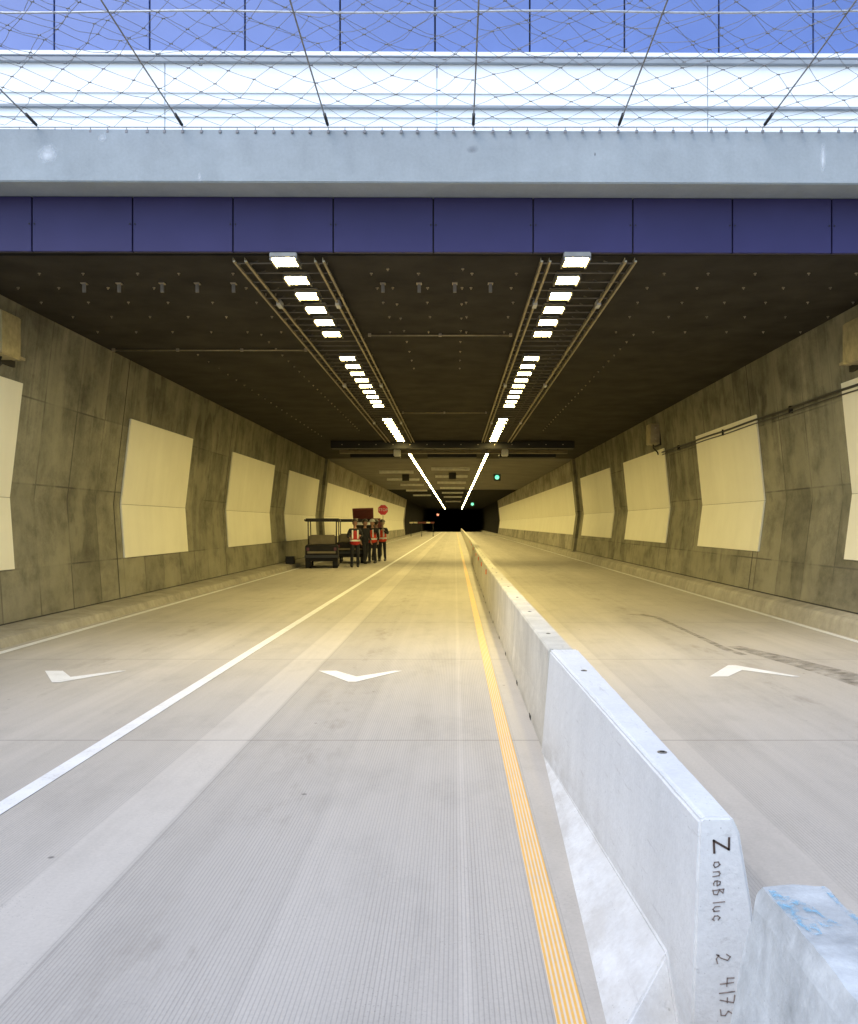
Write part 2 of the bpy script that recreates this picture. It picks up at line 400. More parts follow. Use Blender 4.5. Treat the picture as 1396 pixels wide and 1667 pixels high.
# side walls: bent profile with a toe, run on outside as retaining walls
WL = [(-6.62, .17), (-6.75, 2.05), (-6.42, ZC)]
WR = [(6.00, .31), (6.23, 2.12), (5.95, ZC)]
def wall(name, W, toe, s, y0, y1, top, mat, label, base=-.3):
    root = thing(name, label, 'wall', (0, y0, 0))
    prof = [W[0], W[1], (W[2][0], top), (W[1][0]+s*.8, top), (W[1][0]+s*.8, base), (W[0][0], base)]
    bm = mk(); prism(bm, prof, 0, y1-y0); o = obj('wall_face', bm, mat, root)
    bm = mk(); prism(bm, toe+[(W[0][0]+s*.02, W[0][1]-.002), (W[0][0]+s*.02, -.2), (toe[0][0], -.2)], 0, y1-y0)
    cu = obj('curb', bm, M['toe'], root)
    bm = mk(); x_, z_ = W[0]; xx = x_-s*.006
    bm.faces.new([bm.verts.new(p) for p in ((xx, .01, z_-.002), (xx, y1-y0-.01, z_-.002), (xx, y1-y0-.01, z_+.016), (xx, .01, z_+.016))])
    obj('sealant', bm, M['groove'], root)
    return root
TOEL = [(-6.00, 0), (-6.05, .12), (-6.12, .14)]
TOER = [(5.745, 0), (5.79, .20), (5.83, .25)]
wl = wall('tunnel_wall', WL, TOEL, -1, Y_P, Y_MID, ZC, M['wall'], 'stained bent concrete wall on the left side of the tunnel mouth, behind the carts')
wr = wall('tunnel_wall', WR, TOER, 1, Y_P, Y_MID, ZC, M['wall'], 'stained bent concrete wall on the right side of the tunnel mouth, crossed by a long dark cable')
wl2 = wall('tunnel_wall', WL, TOEL, -1, Y_MID, 119, ZC, M['wall2'], 'far left tunnel wall lined with one long row of pale panels')
wr2 = wall('tunnel_wall', WR, TOER, 1, Y_MID, 124, ZC, M['wall2'], 'far right tunnel wall lined with one long row of pale panels')
wall('tunnel_wall', WL, TOEL, -1, 119, 330, ZC, M['unlit_black'], 'unpanelled left wall blackened as if unlit at the dark end of the tunnel', -12)
wall('tunnel_wall', WR, TOER, 1, 124, 330, ZC, M['unlit_black'], 'unpanelled right wall blackened as if unlit at the dark end of the tunnel', -12)
# the parts of the walls out in the open (outside the frame, they bound the daylight)
wall('retaining_wall', WL, TOEL, -1, -14, Y_P-.6, 3.2, M['toe'], 'concrete retaining wall on the left before the tunnel mouth')
wall('retaining_wall', WR, TOER, 1, -14, Y_P-.6, 3.2, M['toe'], 'concrete retaining wall on the right before the tunnel mouth')
for W, s, r_ in ((WL, -1, wl), (WR, 1, wr)):   # vertical expansion joints
    for y in ((17.6, 25.9, 33.6) if s < 0 else (18.2, 25.4, 33.9)):
        bm = mk(); dx = -s*.004
        for (a, b) in ((W[0], W[1]), (W[1], W[2])):
            q4 = [bm.verts.new((a[0]+dx, y-Y_P, a[1])), bm.verts.new((a[0]+dx, y-Y_P+.035, a[1])), bm.verts.new((b[0]+dx, y-Y_P+.035, b[1])), bm.verts.new((b[0]+dx, y-Y_P, b[1]))]
            bm.faces.new(q4)
        obj('expansion_joint', bm, M['groove'], r_)
    bm = mk(); prism(bm, [(W[0][0], W[0][1]), (W[1][0], W[1][1]), (W[2][0], ZC-.01), (W[2][0]-s*.14, ZC-.01), (W[1][0]-s*.14, W[1][1]), (W[0][0]-s*.14, W[0][1])], Y_MID-Y_P-.02, Y_MID-Y_P+.75)
    obj('pilaster', bm, M['wall'], r_)

# ceiling slab
cl = thing('tunnel_ceiling', 'black painted tunnel ceiling carrying the two rows of bright lamps', 'ceiling', (0, Y_P, ZC))
bm = mk(); box(bm, (-7.6, 0.13, 0), (7.1, Y_MID-Y_P, .45)); obj('slab', bm, M['ceil'], cl)
bm = mk(); box(bm, (-7.6, 84-Y_P, 0), (7.1, 330-Y_P, .45)); obj('slab', bm, M['unlit_black'], cl)  # far stretch of ceiling blackened to look unlit
bm = mk(); box(bm, (-7.6, Y_MID-Y_P, 0), (7.1, 84-Y_P, .45)); obj('slab', bm, varied('far_ceiling_paint', (.085, .075, .055), .75, 0, .35, .7, .15), cl)
# end of the visible tunnel
box_obj('slab', (-7.6, 330-Y_P, -12), (7.1, 330.5-Y_P, .4), M['ceil'], cl)

# ---------------------------------------------------------------- portal: fascia, beam, parapet, upper wall
SKEW = .008
pf = thing('portal_fascia', 'blue enamel panels over the tunnel mouth, darkened for the shade of the concrete beam', 'fascia', (0, Y_P, ZC), SKEW)
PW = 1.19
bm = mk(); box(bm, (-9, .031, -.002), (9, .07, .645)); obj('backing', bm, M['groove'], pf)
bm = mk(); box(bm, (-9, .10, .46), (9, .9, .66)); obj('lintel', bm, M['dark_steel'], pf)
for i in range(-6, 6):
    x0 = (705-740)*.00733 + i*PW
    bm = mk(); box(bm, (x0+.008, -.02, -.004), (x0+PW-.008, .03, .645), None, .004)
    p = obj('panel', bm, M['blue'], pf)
    for sx in (.03, PW-.03):
        bm = mk(); cyl(bm, (x0+sx, -.024, .32), .010, .012, 'Y', 8); obj('screw', bm, M['dark_steel'], p)
ob = thing('overpass_beam', 'pale grey concrete edge beam across the tunnel mouth, under the wire net', 'beam', (0, 10.16, H+3.89), SKEW)
BH = .60
bm = mk(); box(bm, (-30, 0, 0), (30, 1.5, BH), None, .012)
for v in bm.verts: pass
obj('beam', bm, M['beam'], ob)
def soft_stain(name, cx, cz, rx, rz_, strength, col=(.75, .80, .84), thr=(.62, .95)):
    q = NT(name+'_paint'); v = q.coord(); mp = q.n('Mapping'); mp.inputs['Scale'].default_value = (1/rx, 0, 1/rz_); q.l(v, mp.inputs[0])
    ln = q.n('VectorMath', operation='LENGTH'); q.l(mp.outputs[0], ln.inputs[0])
    fall = q.ramp(ln.outputs['Value'], [(.15, 1), (1, 0)])
    f = q.noise(q.mapv(v, (.5/rx, 1, .5/rz_)), 2.6, 5, .65)
    a = q.ramp(q.math('MULTIPLY', q.math('ADD', f, .35), fall), [(thr[0]*.6, 0), (thr[1], strength)])
    q.l(a, q.b.inputs['Alpha']); q.out(col, .8)
    bm = mk(); bm.faces.new([bm.verts.new(p) for p in ((-rx, 0, -rz_), (rx, 0, -rz_), (rx, 0, rz_), (-rx, 0, rz_))])
    o = obj(name, bm, q.m, ob); o.location = (cx, -.003, cz); return o
soft_stain('whitewash_stain', -4.62, .32, .22, .2, .8); soft_stain('whitewash_stain', -4.0, .50, .10, .09, .5)
soft_stain('lime_streak', 4.21, .30, .06, .29, .8)
soft_stain('dark_stain', .2, .38, .12, .08, .35, (.2, .22, .25)); soft_stain('dark_stain', 1.6, .33, .016, .04, .8, (.12, .12, .13))
soft_stain('lime_streak', -2.9, .06, .05, .1, .5)
# deck slab behind the beam, white louvred parapet and blue wall above
dk = tag(box_obj('overpass_deck', (-30, 0, 0), (30, 26, .28), M['beam']), 'concrete deck of the overpass behind its edge beam', 'deck'); dk.location = (0, 11.665, H+3.92)
pp = thing('parapet', 'bright white metal parapet with a grey rail and painted-in cap shade behind the wire net', 'parapet', (0, 11.0, H+4.49), SKEW)
for i in range(-5, 5):
    x0 = -.22+i*3.35
    bm = mk(); box(bm, (x0+.005, .0, .0), (x0+3.345, .08, 1.20), None, .004); obj('sheet', bm, M['white_metal'], pp)
k = 11.0/1450
def zz(py): return (853-py)*k-4.49
box_obj('cap', (-17, -.05, zz(95)), (16, .10, zz(88)), M['white_metal'], pp, .004)
box_obj('rail', (-17, -.05, zz(106)), (16, -.002, zz(98)), M['grey_rail_shade'], pp, .006)  # grey strip painted in as the shade under the cap
box_obj('rail', (-17, -.045, zz(179)), (16, -.002, zz(174)), M['grey_rail_shade'], pp, .006)
box_obj('rail', (-17, -.02, zz(154)), (16, -.002, zz(152)), M['white_metal'], pp, .002)
box_obj('rail', (-17, -.02, zz(193)), (16, -.002, zz(191)), M['white_metal'], pp, .002)
uw = thing('upper_wall', 'sky-lit blue enamel panel wall above the white parapet, seen through the wire net', 'wall', (0, 11.2, H+5.80), SKEW)
bm = mk(); box(bm, (-16, .03, 0), (16, .4, 4.2)); obj('backing', bm, M['groove'], uw)
for i in range(-8, 8):
    x0 = (862-740)*.00772 + (i)*PW
    bm = mk(); box(bm, (x0+.010, -.02, -.1), (x0+PW-.010, .03, 4.2), None, .004); obj('panel', bm, M['blue_lit'], uw)
# roof of the structure above (keeps the daylight out of the tunnel lid, never seen)

# ---------------------------------------------------------------- catch net
net = thing('safety_net', 'stainless wire catch net stretched out from the top of the concrete beam', 'net', (0, 10.14, H+4.50))
def nz(x, y):      # y: 0 at the beam, negative towards the camera
    t = -y
    s = .035*t + .03
    cab = abs(math.sin(math.pi*(x-.21)/1.66))
    return s - .07*cab*min(1, t*1.2) + .05*noise.noise(Vector((x*1.3, y*1.6, 3.1)))*min(1, t)
bm = mk(); wx, dy = .41, .215
nodes = {}
for j in range(0, 16):
    for i in range(-17, 17):
        x = (i+.5*(j % 2))*wx+.21; y = -j*dy
        x += .06*noise.noise(Vector((x*2, y*2, 0)))*min(1, j*.3); yy = y+.09*noise.noise(Vector((x*2.3, y*1.5, 9)))*min(1, j*.3)
        nodes[i, j] = Vector((x, yy, nz(x, yy)+.045*noise.noise(Vector((x*3, yy*3, 5)))))
def wire(a, b, bow):
    m = (a+b)/2+Vector((bow*.6, 0, -abs(bow)*.7)); tube(bm, [a, a*.3+m*.5+b*.2, b*.3+m*.5+a*.2, b], .0028, 4, False)
for (i, j), p in nodes.items():
    for di in ((0, -1) if j % 2 == 0 else (0, 1)):
        q_ = nodes.get((i+di, j+1))
        if q_: wire(p, q_, random.uniform(-.03, .03)*(1 if j > 1 else .3))
    if j > 0: tube(bm, [p+Vector((-.016, 0, 0)), p+Vector((.016, 0, 0))], .0065, 5)
obj('mesh', bm, M['steel'], net, smooth=True)
# a slack second layer laced over the outer half
bm = mk(); n2 = {}
for j in range(7, 17):
    for i in range(-15, 15):
        x = (i+.5*(j % 2))*.47+.1; y = -j*.20+.09
        n2[i, j] = Vector((x+.10*noise.noise(Vector((x*2, y*2, 20))), y+.10*noise.noise(Vector((x*1.7, y*1.5, 29))), nz(x, y)+.07+.09*noise.noise(Vector((x*2, y*2, 15)))))
for (i, j), p in n2.items():
    for di in ((0, -1) if j % 2 == 0 else (0, 1)):
        q_ = n2.get((i+di, j+1))
        if q_: wire(p, q_, random.uniform(-.07, .07))
    tube(bm, [p+Vector((-.016, 0, 0)), p+Vector((.016, 0, 0))], .0065, 5)
obj('mesh', bm, M['steel'], net, smooth=True)
for i in range(-4, 5):
    x = .21+i*1.655+.02*i*0
    bm = mk(); tube(bm, [(x, 0, .03), (x, -1.2, .052), (x, -3.4, .13)], .0085, 6)
    c = obj('support_cable', bm, M['steel'], net, smooth=True)
    bm = mk(); tube(bm, [(x, -.02, .035), (x, -.26, .045)], .018, 8); obj('turnbuckle', bm, M['dark_steel'], c)
bm = mk(); tube(bm, [(x_, -2.12, .11+.01*math.sin(x_*2)) for x_ in [i*.5 for i in range(-14, 14)]], .010, 5); obj('edge_wire', bm, M['steel_lite'], net, smooth=True)
bm = mk(); tube(bm, [(-7, -3.4, .13), (7, -3.4, .13)], .03, 8); obj('outer_pole', bm, M['galv'], net, smooth=True)
bm = mk(); tube(bm, [(-7, .0, .015), (7, .0, .015)], .006, 6); obj('edge_wire', bm, M['steel'], net)
e0 = None
for i in range(-33, 34):
    x = .21+i*.2069
    if e0 is None:
        bm = mk(); box(bm, (-.016, -.014, -.055), (.016, .004, -.02), None, .003); tube(bm, [(0, -.004, -.03), (0, -.004, .01)], .005, 6)
        e0 = obj('eyelet', bm, M['steel'], net); e0.location = (x, -.0+0.0, 0)
    else:
        e = e0.copy(); COL.objects.link(e); e.parent = net; e.location = (x+random.uniform(-.02, .02), 0, 0)

# ---------------------------------------------------------------- wall panels
def wpanel(W, s, y0, y1, zb, zt, label, group, n=1):
    root = thing('wall_panel', label, 'wall panel', (0, y0, 0), 0, group)
    def wx_(z):
        a, b = (W[0], W[1]) if z <= W[1][1] else (W[1], W[2])
        return a[0]+(b[0]-a[0])*(z-a[1])/(b[1]-a[1])
    t = .035*-s
    zk = W[1][1]; L = (y1-y0)
    for nm, za, zb_ in (('lower_sheet', zb, zk-.004), ('upper_sheet', zk+.004, zt)):
        bm = mk()
        prof = [(wx_(za)+t*.1, za), (wx_(za)+t, za), (wx_(zb_)+t, zb_), (wx_(zb_)+t*.1, zb_)]
        g = .006
        for kk in range(n): prism(bm, prof, L*kk/n+(g if kk else 0), L*(kk+1)/n-(g if kk < n-1 else 0))
        obj(nm, bm, M['panel'], root)
GL = 'cream wall panels'
for y0, y1, lab in ((10.9, 13.45, 'cream wall panel cut off by the left edge of the photo, under the steel box'),
                    (17.95, 22.2, 'large cream panel on the left wall, the first one seen whole'),
                    (26.2, 32.3, 'cream panel on the left wall, between the large one and the carts'),
                    (35.2, 42.9, 'cream panel on the left wall directly behind the parked cart')):
    wpanel(WL, -1, y0, y1, .97, 3.77, lab, GL)
for y0, y1, lab in ((10.9, 13.9, 'cream wall panel cut off by the right edge of the photo'),
                    (17.85, 22.3, 'large cream panel on the right wall crossed by the dark cable'),
                    (25.7, 31.9, 'cream panel on the right wall below the small steel box'),
                    (34.7, 42.8, 'narrowest single cream panel on the right wall, next to the pilaster')):
    wpanel(WR, 1, y0, y1, 1.10, 3.84, lab, GL)
wpanel(WL, -1, 45.4, 116, .97, 3.77, 'long row of pale panels on the far left wall behind the workers', GL, 26)
wpanel(WR, 1, 45.4, 122, 1.10, 3.84, 'long row of pale panels on the far right wall', GL, 26)

# ---------------------------------------------------------------- lamps
LY = [10.80, 11.62, 12.42, 13.22, 14.05, 14.90] + [17.1+.86*i for i in range(9)] + [27.1+.86*i for i in range(9)]
LYF = [40.5+2.1*i for i in range(71)]
LZ = H+3.17
def make_lamp(L, wd, far):
    sk = wd*.10
    root = thing('tunnel_lamp', 'x', 'ceiling lamp', (0, 0, 0), 0, 'lamps in two rows on the ceiling')
    bm = mk(); box(bm, (-wd/2-.03, -L/2-.03, .004), (wd/2+.03, L/2+.03, .07), None, .01)
    for s_ in (-1, 1): box(bm, (s_*(wd/2+.016)-.012, -L/2-.02, -sk), (s_*(wd/2+.016)+.012, L/2+.02, .003))
    a = obj('housing', bm, M['housing'], root)
    bm = mk(); vs = [bm.verts.new(p) for p in ((-wd/2, -L/2, 0), (-wd/2, L/2, 0), (wd/2, L/2, 0), (wd/2, -L/2, 0))]; bm.faces.new(vs)
    b = obj('lens', bm, M['lens'], root, normals=False)
    return root, [(a, []), (b, [])]
near = make_lamp(.34, .265, False); far = make_lamp(1.9, .10, True)
ordn = ['first', 'second', 'third', 'fourth', 'fifth', 'sixth', 'seventh', 'eighth', 'ninth']
used = {0: False, 1: False}
def put_lamp(kind, x, y, lab):
    rt, ch = (near, far)[kind]
    if not used[kind]:
        rt.location = (x, y, LZ); rt['label'] = lab; used[kind] = True
    else: dup(rt, ch, (x, y, LZ), lab)
for side, x in (('left', -2.045), ('right', 1.46)):
    for i, y in enumerate(LY):
        grp, n = (0, i) if i < 6 else (1, i-6) if i < 15 else (2, i-15)
        g = ['front', 'middle', 'back'][grp]
        put_lamp(0, x, y, 'bright square lamp, %s from the tunnel mouth in the %s group of the %s row' % (ordn[n], g, side))
    for i, y in enumerate(LYF):
        put_lamp(1, x, y, 'one of the many small lamps running together far down the %s row' % side)

# ---------------------------------------------------------------- cable trays beside the lamps
def tray(xs, xl, s, label):
    root = thing('cable_tray', label, 'cable tray', (0, Y_P+.1, ZC-.012), 0, 'steel trays along the lamp rows')
    for x in xs:
        bm = mk(); L = 24.0 if True else 0
        box(bm, (x-.014, 0, -.075), (x+.014, L, -.055)); box(bm, (x-.014, 0, -.055), (x-.010, L, -.02)); 
        y = 0.3
        while y < L: box(bm, (x-.008, y, -.02), (x+.008, y+.02, .012)); y += 1.5
        obj('rail', bm, M['galv'], root)
    xa, xb = min(xs), max(xs)
    r0 = None; y = .15
    while y < 23.8:
        if r0 is None:
            bm = mk(); tube(bm, [(xa, 0, -.045), (xb, 0, -.045)], .011, 5); tube(bm, [(xb if s > 0 else xa, 0, -.045)]*1+[(xl+s*.42, .0, -.045), (xl+s*.36, .02, -.01)], .010, 5)
            r0 = obj('rung', bm, M['strut'], root); r0.location = (0, y, 0)
        else:
            r = r0.copy(); COL.objects.link(r); r.parent = root; r.location = (0, y, 0)
        y += .42
    for y in (2.0, 9.5, 17):
        for x in (xs[1], xs[2]):
            box_obj('clamp', (x-.03, y, -.10), (x+.03, y+.22, -.02), M['steel_lite'], root)
tray([-2.66, -2.52, -1.68, -1.58], -2.045, -1, 'steel tray with thin yellowish rails along the left lamp row')
tray([1.05, 1.15, 2.06, 2.18], 1.46, 1, 'steel tray with thin yellowish rails along the right lamp row')

# transverse conduits, brackets and anchors on the ceiling
def conduit(x0, x1, y, lab):
    root = thing('ceiling_conduit', lab, 'conduit', (0, y, ZC-.035), 0, 'thin pipes across the ceiling')
    bm = mk(); tube(bm, [(x0, 0, 0), (x1, 0, 0)], .013, 6); obj('pipe', bm, M['galv'], root, True)
    n = int(abs(x1-x0)/.9)
    for i in range(n+1):
        x = x0+(x1-x0)*i/max(1, n); box_obj('clip', (x-.025, -.02, -.018), (x+.025, .02, .036), M['screw'], root)
conduit(-1.45, .95, 15.15, 'thin ceiling pipe between the two lamp rows, nearest the tunnel mouth')
conduit(-6.3, -2.75, 16.45, 'thin pipe across the ceiling from the left wall to the left lamp row')
conduit(-1.5, .9, 25.7, 'faint thin pipe across the ceiling between the lamp rows, farther in')
br = None
for i, px in enumerate((137, 194, 264, 321, 380, 623, 682, 740, 798)):
    kk = 3.10/(853-478); x = (px-740)*kk; y = kk*1450
    lab = ['leftmost', 'second from left', 'third from left', 'fourth from left', 'fifth from left, beside the left lamp row', 'sixth from left, just right of the left lamp row', 'seventh from left', 'eighth from left, mid ceiling', 'rightmost, beside the right lamp row'][i]
    lab = 'small bracket on the black ceiling, '+lab
    if br is None:
        br = thing('ceiling_bracket', lab, 'bracket', (x, y, ZC), 0, 'row of small brackets on the ceiling')
        c1 = box_obj('plate', (-.035, -.05, -.014), (.035, .05, -.001), M['screw'], br)
        c2 = box_obj('hanger', (-.022, -.012, -.125), (.022, .012, -.014), M['housing'], br)
        brch = [(c1, []), (c2, [])]
    else: dup(br, brch, (x, y, ZC), lab)
an = None; spots = []
for y in (11.5, 12.2, 13.0, 13.9, 15.0):
    for x in [-6.0+.62*i for i in range(20)]:
        if -2.85 < x < -1.4 or .9 < x < 2.35: continue
        spots.append((x+random.uniform(-.05, .05), y))
for i in range(26): spots.append((3.05, 15.2+i*.62)); spots.append((-3.3, 15.2+i*.62))
for i in range(9): spots.append((.1, 11.3+i*.9)); spots.append((-.85, 11.3+i*.9))
for i in range(22): spots.append((-4.9, 17+i*.75))
for n_, (x, y) in enumerate(spots):
    if an is None:
        bm = mk(); cyl(bm, (0, 0, -.006), .020, .010, 'Z', 8); cyl(bm, (0, 0, -.018), .008, .026, 'Z', 6)
        an = obj('ceiling_anchor', bm, M['screw'])
        tag(an, 'tiny steel anchor bolt dotting the black ceiling', 'anchor bolt', 'rows of anchor bolts in the ceiling'); a = an
    else:
        a = an.copy(); COL.objects.link(a)
    zn = 'left of the left lamp row' if x < -2.8 else 'between the lamp rows' if x < 1 else 'right of the right lamp row'
    a['label'] = 'tiny ceiling bolt %s, %s' % (zn, 'close to the tunnel mouth' if y < 12.6 else 'in the middle rows' if y < 15.1 else 'in the long line running inwards')
    a.location = (x, y, ZC); a.rotation_euler = (0, 0, random.random())

# ---------------------------------------------------------------- transverse frames hung under the ceiling
def frame(y, z0, z1, segs, lab):
    root = thing('ceiling_frame', lab, 'beam', (0, y, ZC))
    for x0, x1 in segs: box_obj('beam', (x0, 0, z0), (x1, .5, z1), M['dark_steel'], root, .01)
    for x0, x1 in segs:
        for x in (x0+.3, x1-.3): box_obj('hanger', (x-.04, .2, z1), (x+.04, .28, .002), M['dark_steel'], root)
    return root
f1 = frame(34.6, -.30, -.02, [(-4.82, 4.65)], 'long dark steel beam hung across the tunnel below the ceiling')
for i in range(14): box_obj('bolt_head', (-4.4+i*.66, -.02, -.17), (-4.36+i*.66, .0, -.14), M['screw'], f1)
fl = thing('ceiling_frame', 'light steel flange just behind the long dark beam', 'beam', (0, 36.3, ZC)); box_obj('flange', (-4.7, 0, -.36), (4.6, .3, -.24), M['tan'], fl)
for x in (-4.3, -1.4, 1.3, 4.2): box_obj('hanger', (x-.04, .1, -.24), (x+.04, .18, .002), M['dark_steel'], fl)
frame(37.5, -.44, -.22, [(-4.4, -2.3), (-1.15, .92), (1.87, 4.25)], 'three short dark beams in line behind the long one')
sp_ = None
for x, sd_ in ((-2.33, 'left'), (2.02, 'right')):
    lab = 'small cream box under the ceiling beside the dark beam, next to the %s lamp row' % sd_
    if sp_ is None:
        sp_ = thing('camera_box', lab, 'camera', (x, 36, ZC), 0, 'cream boxes by the dark beam')
        q1 = box_obj('body', (-.13, -.2, -.50), (.13, .25, -.24), M['white'], sp_, .02); q2 = box_obj('bracket', (-.02, 0, -.24), (.02, .05, .001), M['dark_steel'], sp_)
    else: dup(sp_, [(q1, []), (q2, [])], (x, 36, ZC), lab)
bt = None
for i, (y, x0, x1) in enumerate(((51, -1.35, .85), (59, -1.3, .85), (68, -1.35, .85), (78, -1.3, .85), (90, -1.3, .85), (104, -1.3, .85), (125, -1.3, .85),
                                 (54, -4.6, -2.5), (63, -4.8, -2.5), (72, -4.4, -2.5), (84, -4.6, -2.6), (98, -4.6, -2.6))):
    o = box_obj('ceiling_batten', (x0, 0, -.16), (x1, .16, -.0), M['white'], None, .01); o.location = (0, y, ZC)
    tag(o, '%s pale ceiling batten behind the dark beam, %s' % (ordn[i if i < 7 else i-7], 'between the lamp rows' if i < 7 else 'left of the left row'), 'batten', 'pale battens across the far ceiling')
def hang_signal(x, y, mat, lab, sz=.22, z=-.45):
    root = thing('lane_signal', lab, 'signal light', (x, y, ZC), 0, 'lane signals hung from the ceiling')
    box_obj('case', (-sz-.03, 0, z-sz-.03), (sz+.03, .15, z+sz+.03), M['dark_steel'], root, .02)
    if mat:
        bm = mk(); cyl(bm, (0, -.004, z), sz*.72, .012, 'Y', 18); obj('light', bm, mat, root)
    box_obj('hanger', (-.02, .05, z+sz+.03), (.02, .10, .0), M['dark_steel'], root)
hang_signal(2.75, 58, M['green'], 'round green signal light hung from the ceiling right of the right lamp row', .2, -.2)
hang_signal(2.6, 132, M['green'], 'small dim green signal far down the tunnel', .3, -.3)
hang_signal(-3.4, 178, M['redlight'], 'tiny red signal far down the tunnel near the end of the left lamp row', .3, -1.4)
hang_signal(-3.2, 58, None, 'dark square signal left of the left lamp row, unlit', .2, -.2)
hang_signal(-.15, 56, None, 'dark square signal between the lamp rows, unlit', .2, -.2)

# ---------------------------------------------------------------- boxes on the walls
def wall_box(y, s, lab):
    x = (-6.52 if s < 0 else 6.03)
    root = thing('junction_box', lab, 'junction box', (x, y, 4.0), 0, 'steel boxes high on the walls')
    a, b = (0, .30) if s < 0 else (-.30, 0)
    box_obj('case', (a, -.28, 0), (b, .28, .60), M['box'], root, .015)
    box_obj('door', (a+.03, -.295, .04), (b-.03, -.281, .56), M['galv'], root, .004)
    for z in (.12, .44): box_obj('latch', ((a+b)/2-.02, -.315, z), ((a+b)/2+.02, -.296, z+.05), M['screw'], root)
    box_obj('bracket', (a-.02 if s < 0 else a+.1, .281, .05), (b-.1 if s < 0 else b+.02, .62, .09), M['galv'], root)
    box_obj('back_plate', (a-.04 if s < 0 else b-.03, -.34, -.04), (a+.0+.03 if s < 0 else b+.04, .66, .66), M['dark_steel'], root)
    bm = mk(); xx = (a+b)/2; tube(bm, [(xx, 0, 0), (xx, 0, -.10), (xx*.2, 0, -.22), (-s*-.0, 0, -.30)], .022, 8); obj('conduit', bm, M['black'], root, smooth=True)
wall_box(12.5, -1, 'steel junction box high on the left wall at the edge of the photo')
wall_box(12.9, 1, 'steel junction box high on the right wall at the edge of the photo')
wall_box(26.4, 1, 'steel junction box above the middle cream panel on the right wall')
wall_box(68, -1, 'small steel box high on the far left wall above the workers')
bm = mk(); pts = [(6.075-.05, y, 3.74-.012*math.sin((y-11)*.9)**2) for y in [10.9+.5*i for i in range(31)]]
tube(bm, pts, .022, 8); tube(bm, [(x-.0, y, z-.075) for x, y, z in pts], .012, 6)
cb = obj('wall_cable', bm, M['black'], smooth=True); tag(cb, 'dark cable strung along the right wall across the large cream panel', 'cable')
for y in (12.5, 16, 20, 24): box_obj('clip', (6.00, y, 3.64), (6.08, y+.04, 3.77), M['dark_steel'], cb)

# ---------------------------------------------------------------- concrete barriers
def krail(L, mat):
    P = [(-.135, 0), (-.135, .06), (-.108, .27), (-.094, .64), (-.094, .725), (-.082, .74), (.082, .74), (.094, .725), (.094, .64), (.108, .27), (.135, .06), (.135, 0)]
    bm = mk(); prism(bm, P, 0, L); return bm
def bx(y):
    pts = [(0, .775), (18, .775), (30, .82), (50, .98), (90, 1.10), (190, 1.34)]
    for (a, b), (c, d_) in zip(pts, pts[1:]):
        if a <= y <= c: return b+(d_-b)*(y-a)/(c-a)
    return 1.34
# near segment with its tapering foot
nb = thing('concrete_barrier', 'nearest tall white concrete barrier with handwriting on its end', 'barrier', (0, 0, 0), 0, 'row of concrete road barriers')
y0, y1 = 2.765, 6.47
bm = mk()
V = lambda *p: bm.verts.new(p)
zt = .74
T1 = V(.772, y0, zt); T1b = V(.758, y0, zt-.010); T2 = V(.708, y1, zt); T2b = V(.690, y1, zt-.014)
F2 = V(.628, y1, 0); B = V(.735, 3.09, .165); N = V(.735, y0, 0); Np = V(.735, 2.93, 0); C_ = V(.495, 2.79, 0); Nb=V(.737,y0,.165)
TR1 = V(.862, y0, zt); TR1b = V(.885, y0, zt-.05); TR2 = V(.885, y1, zt); TR2b = V(.90, y1, zt-.014)
GR1 = V(.925, y0, .45); GR1f = V(.95, y0, 0); GR2 = V(.97, y1, .3); GR2f = V(1.04, y1, 0)
for f in ((T1, T2, T2b, T1b), (T1b, T2b, F2, B), (T1b, B, Nb), (Nb, B, Np, N), (F2, C_, B), (C_, Np, B), (T1, TR1, TR2, T2), (TR1, TR1b, TR2b, TR2), (TR1b, GR1, GR2, TR2b),
          (GR1, GR1f, GR2f, GR2), (T1, T1b, Nb, N, GR1f, GR1, TR1b, TR1), (T2, TR2, TR2b, GR2, GR2f, F2, T2b)):
    bm.faces.new(f)
bmesh.ops.recalc_face_normals(bm, faces=bm.faces)
bmesh.ops.bevel(bm, geom=[e for e in bm.edges if e.calc_face_angle(0) > .5], offset=.008, segments=2, affect='EDGES')
long_e = [e for e in bm.edges if e.calc_length() > .3]
bmesh.ops.subdivide_edges(bm, edges=[e for e in long_e if min(v.co.z for v in e.verts) > .6 and abs(e.verts[0].co.y-e.verts[1].co.y) > 1], cuts=90)
bmesh.ops.triangulate(bm, faces=[f for f in bm.faces if len(f.verts) > 4])
for v in bm.verts:
    if v.co.z > .70 and y0+.02 < v.co.y < y1-.02:
        k3 = noise.noise(Vector((v.co.x*8, v.co.y*14, 1)))
        v.co.z -= max(0, k3-.38)*.035; v.co.x += noise.noise(Vector((5, v.co.y*6, v.co.x*4)))*.002
body = obj('body', bm, M['barrier'], nb)
def insert(parent, x, y, z=.742, r=.019):
    bm = mk(); cyl(bm, (x, y, z), r, .004, 'Z', 16); a = obj('lifting_insert', bm, M['housing'], parent)
    bm = mk(); cyl(bm, (x, y, z+.0025), r*.55, .003, 'Z', 12); obj('hole', bm, M['groove'], a)
insert(nb, .825, 1450*.91/(1225-853)); insert(nb, .80, 1450*.91/(1092-853))
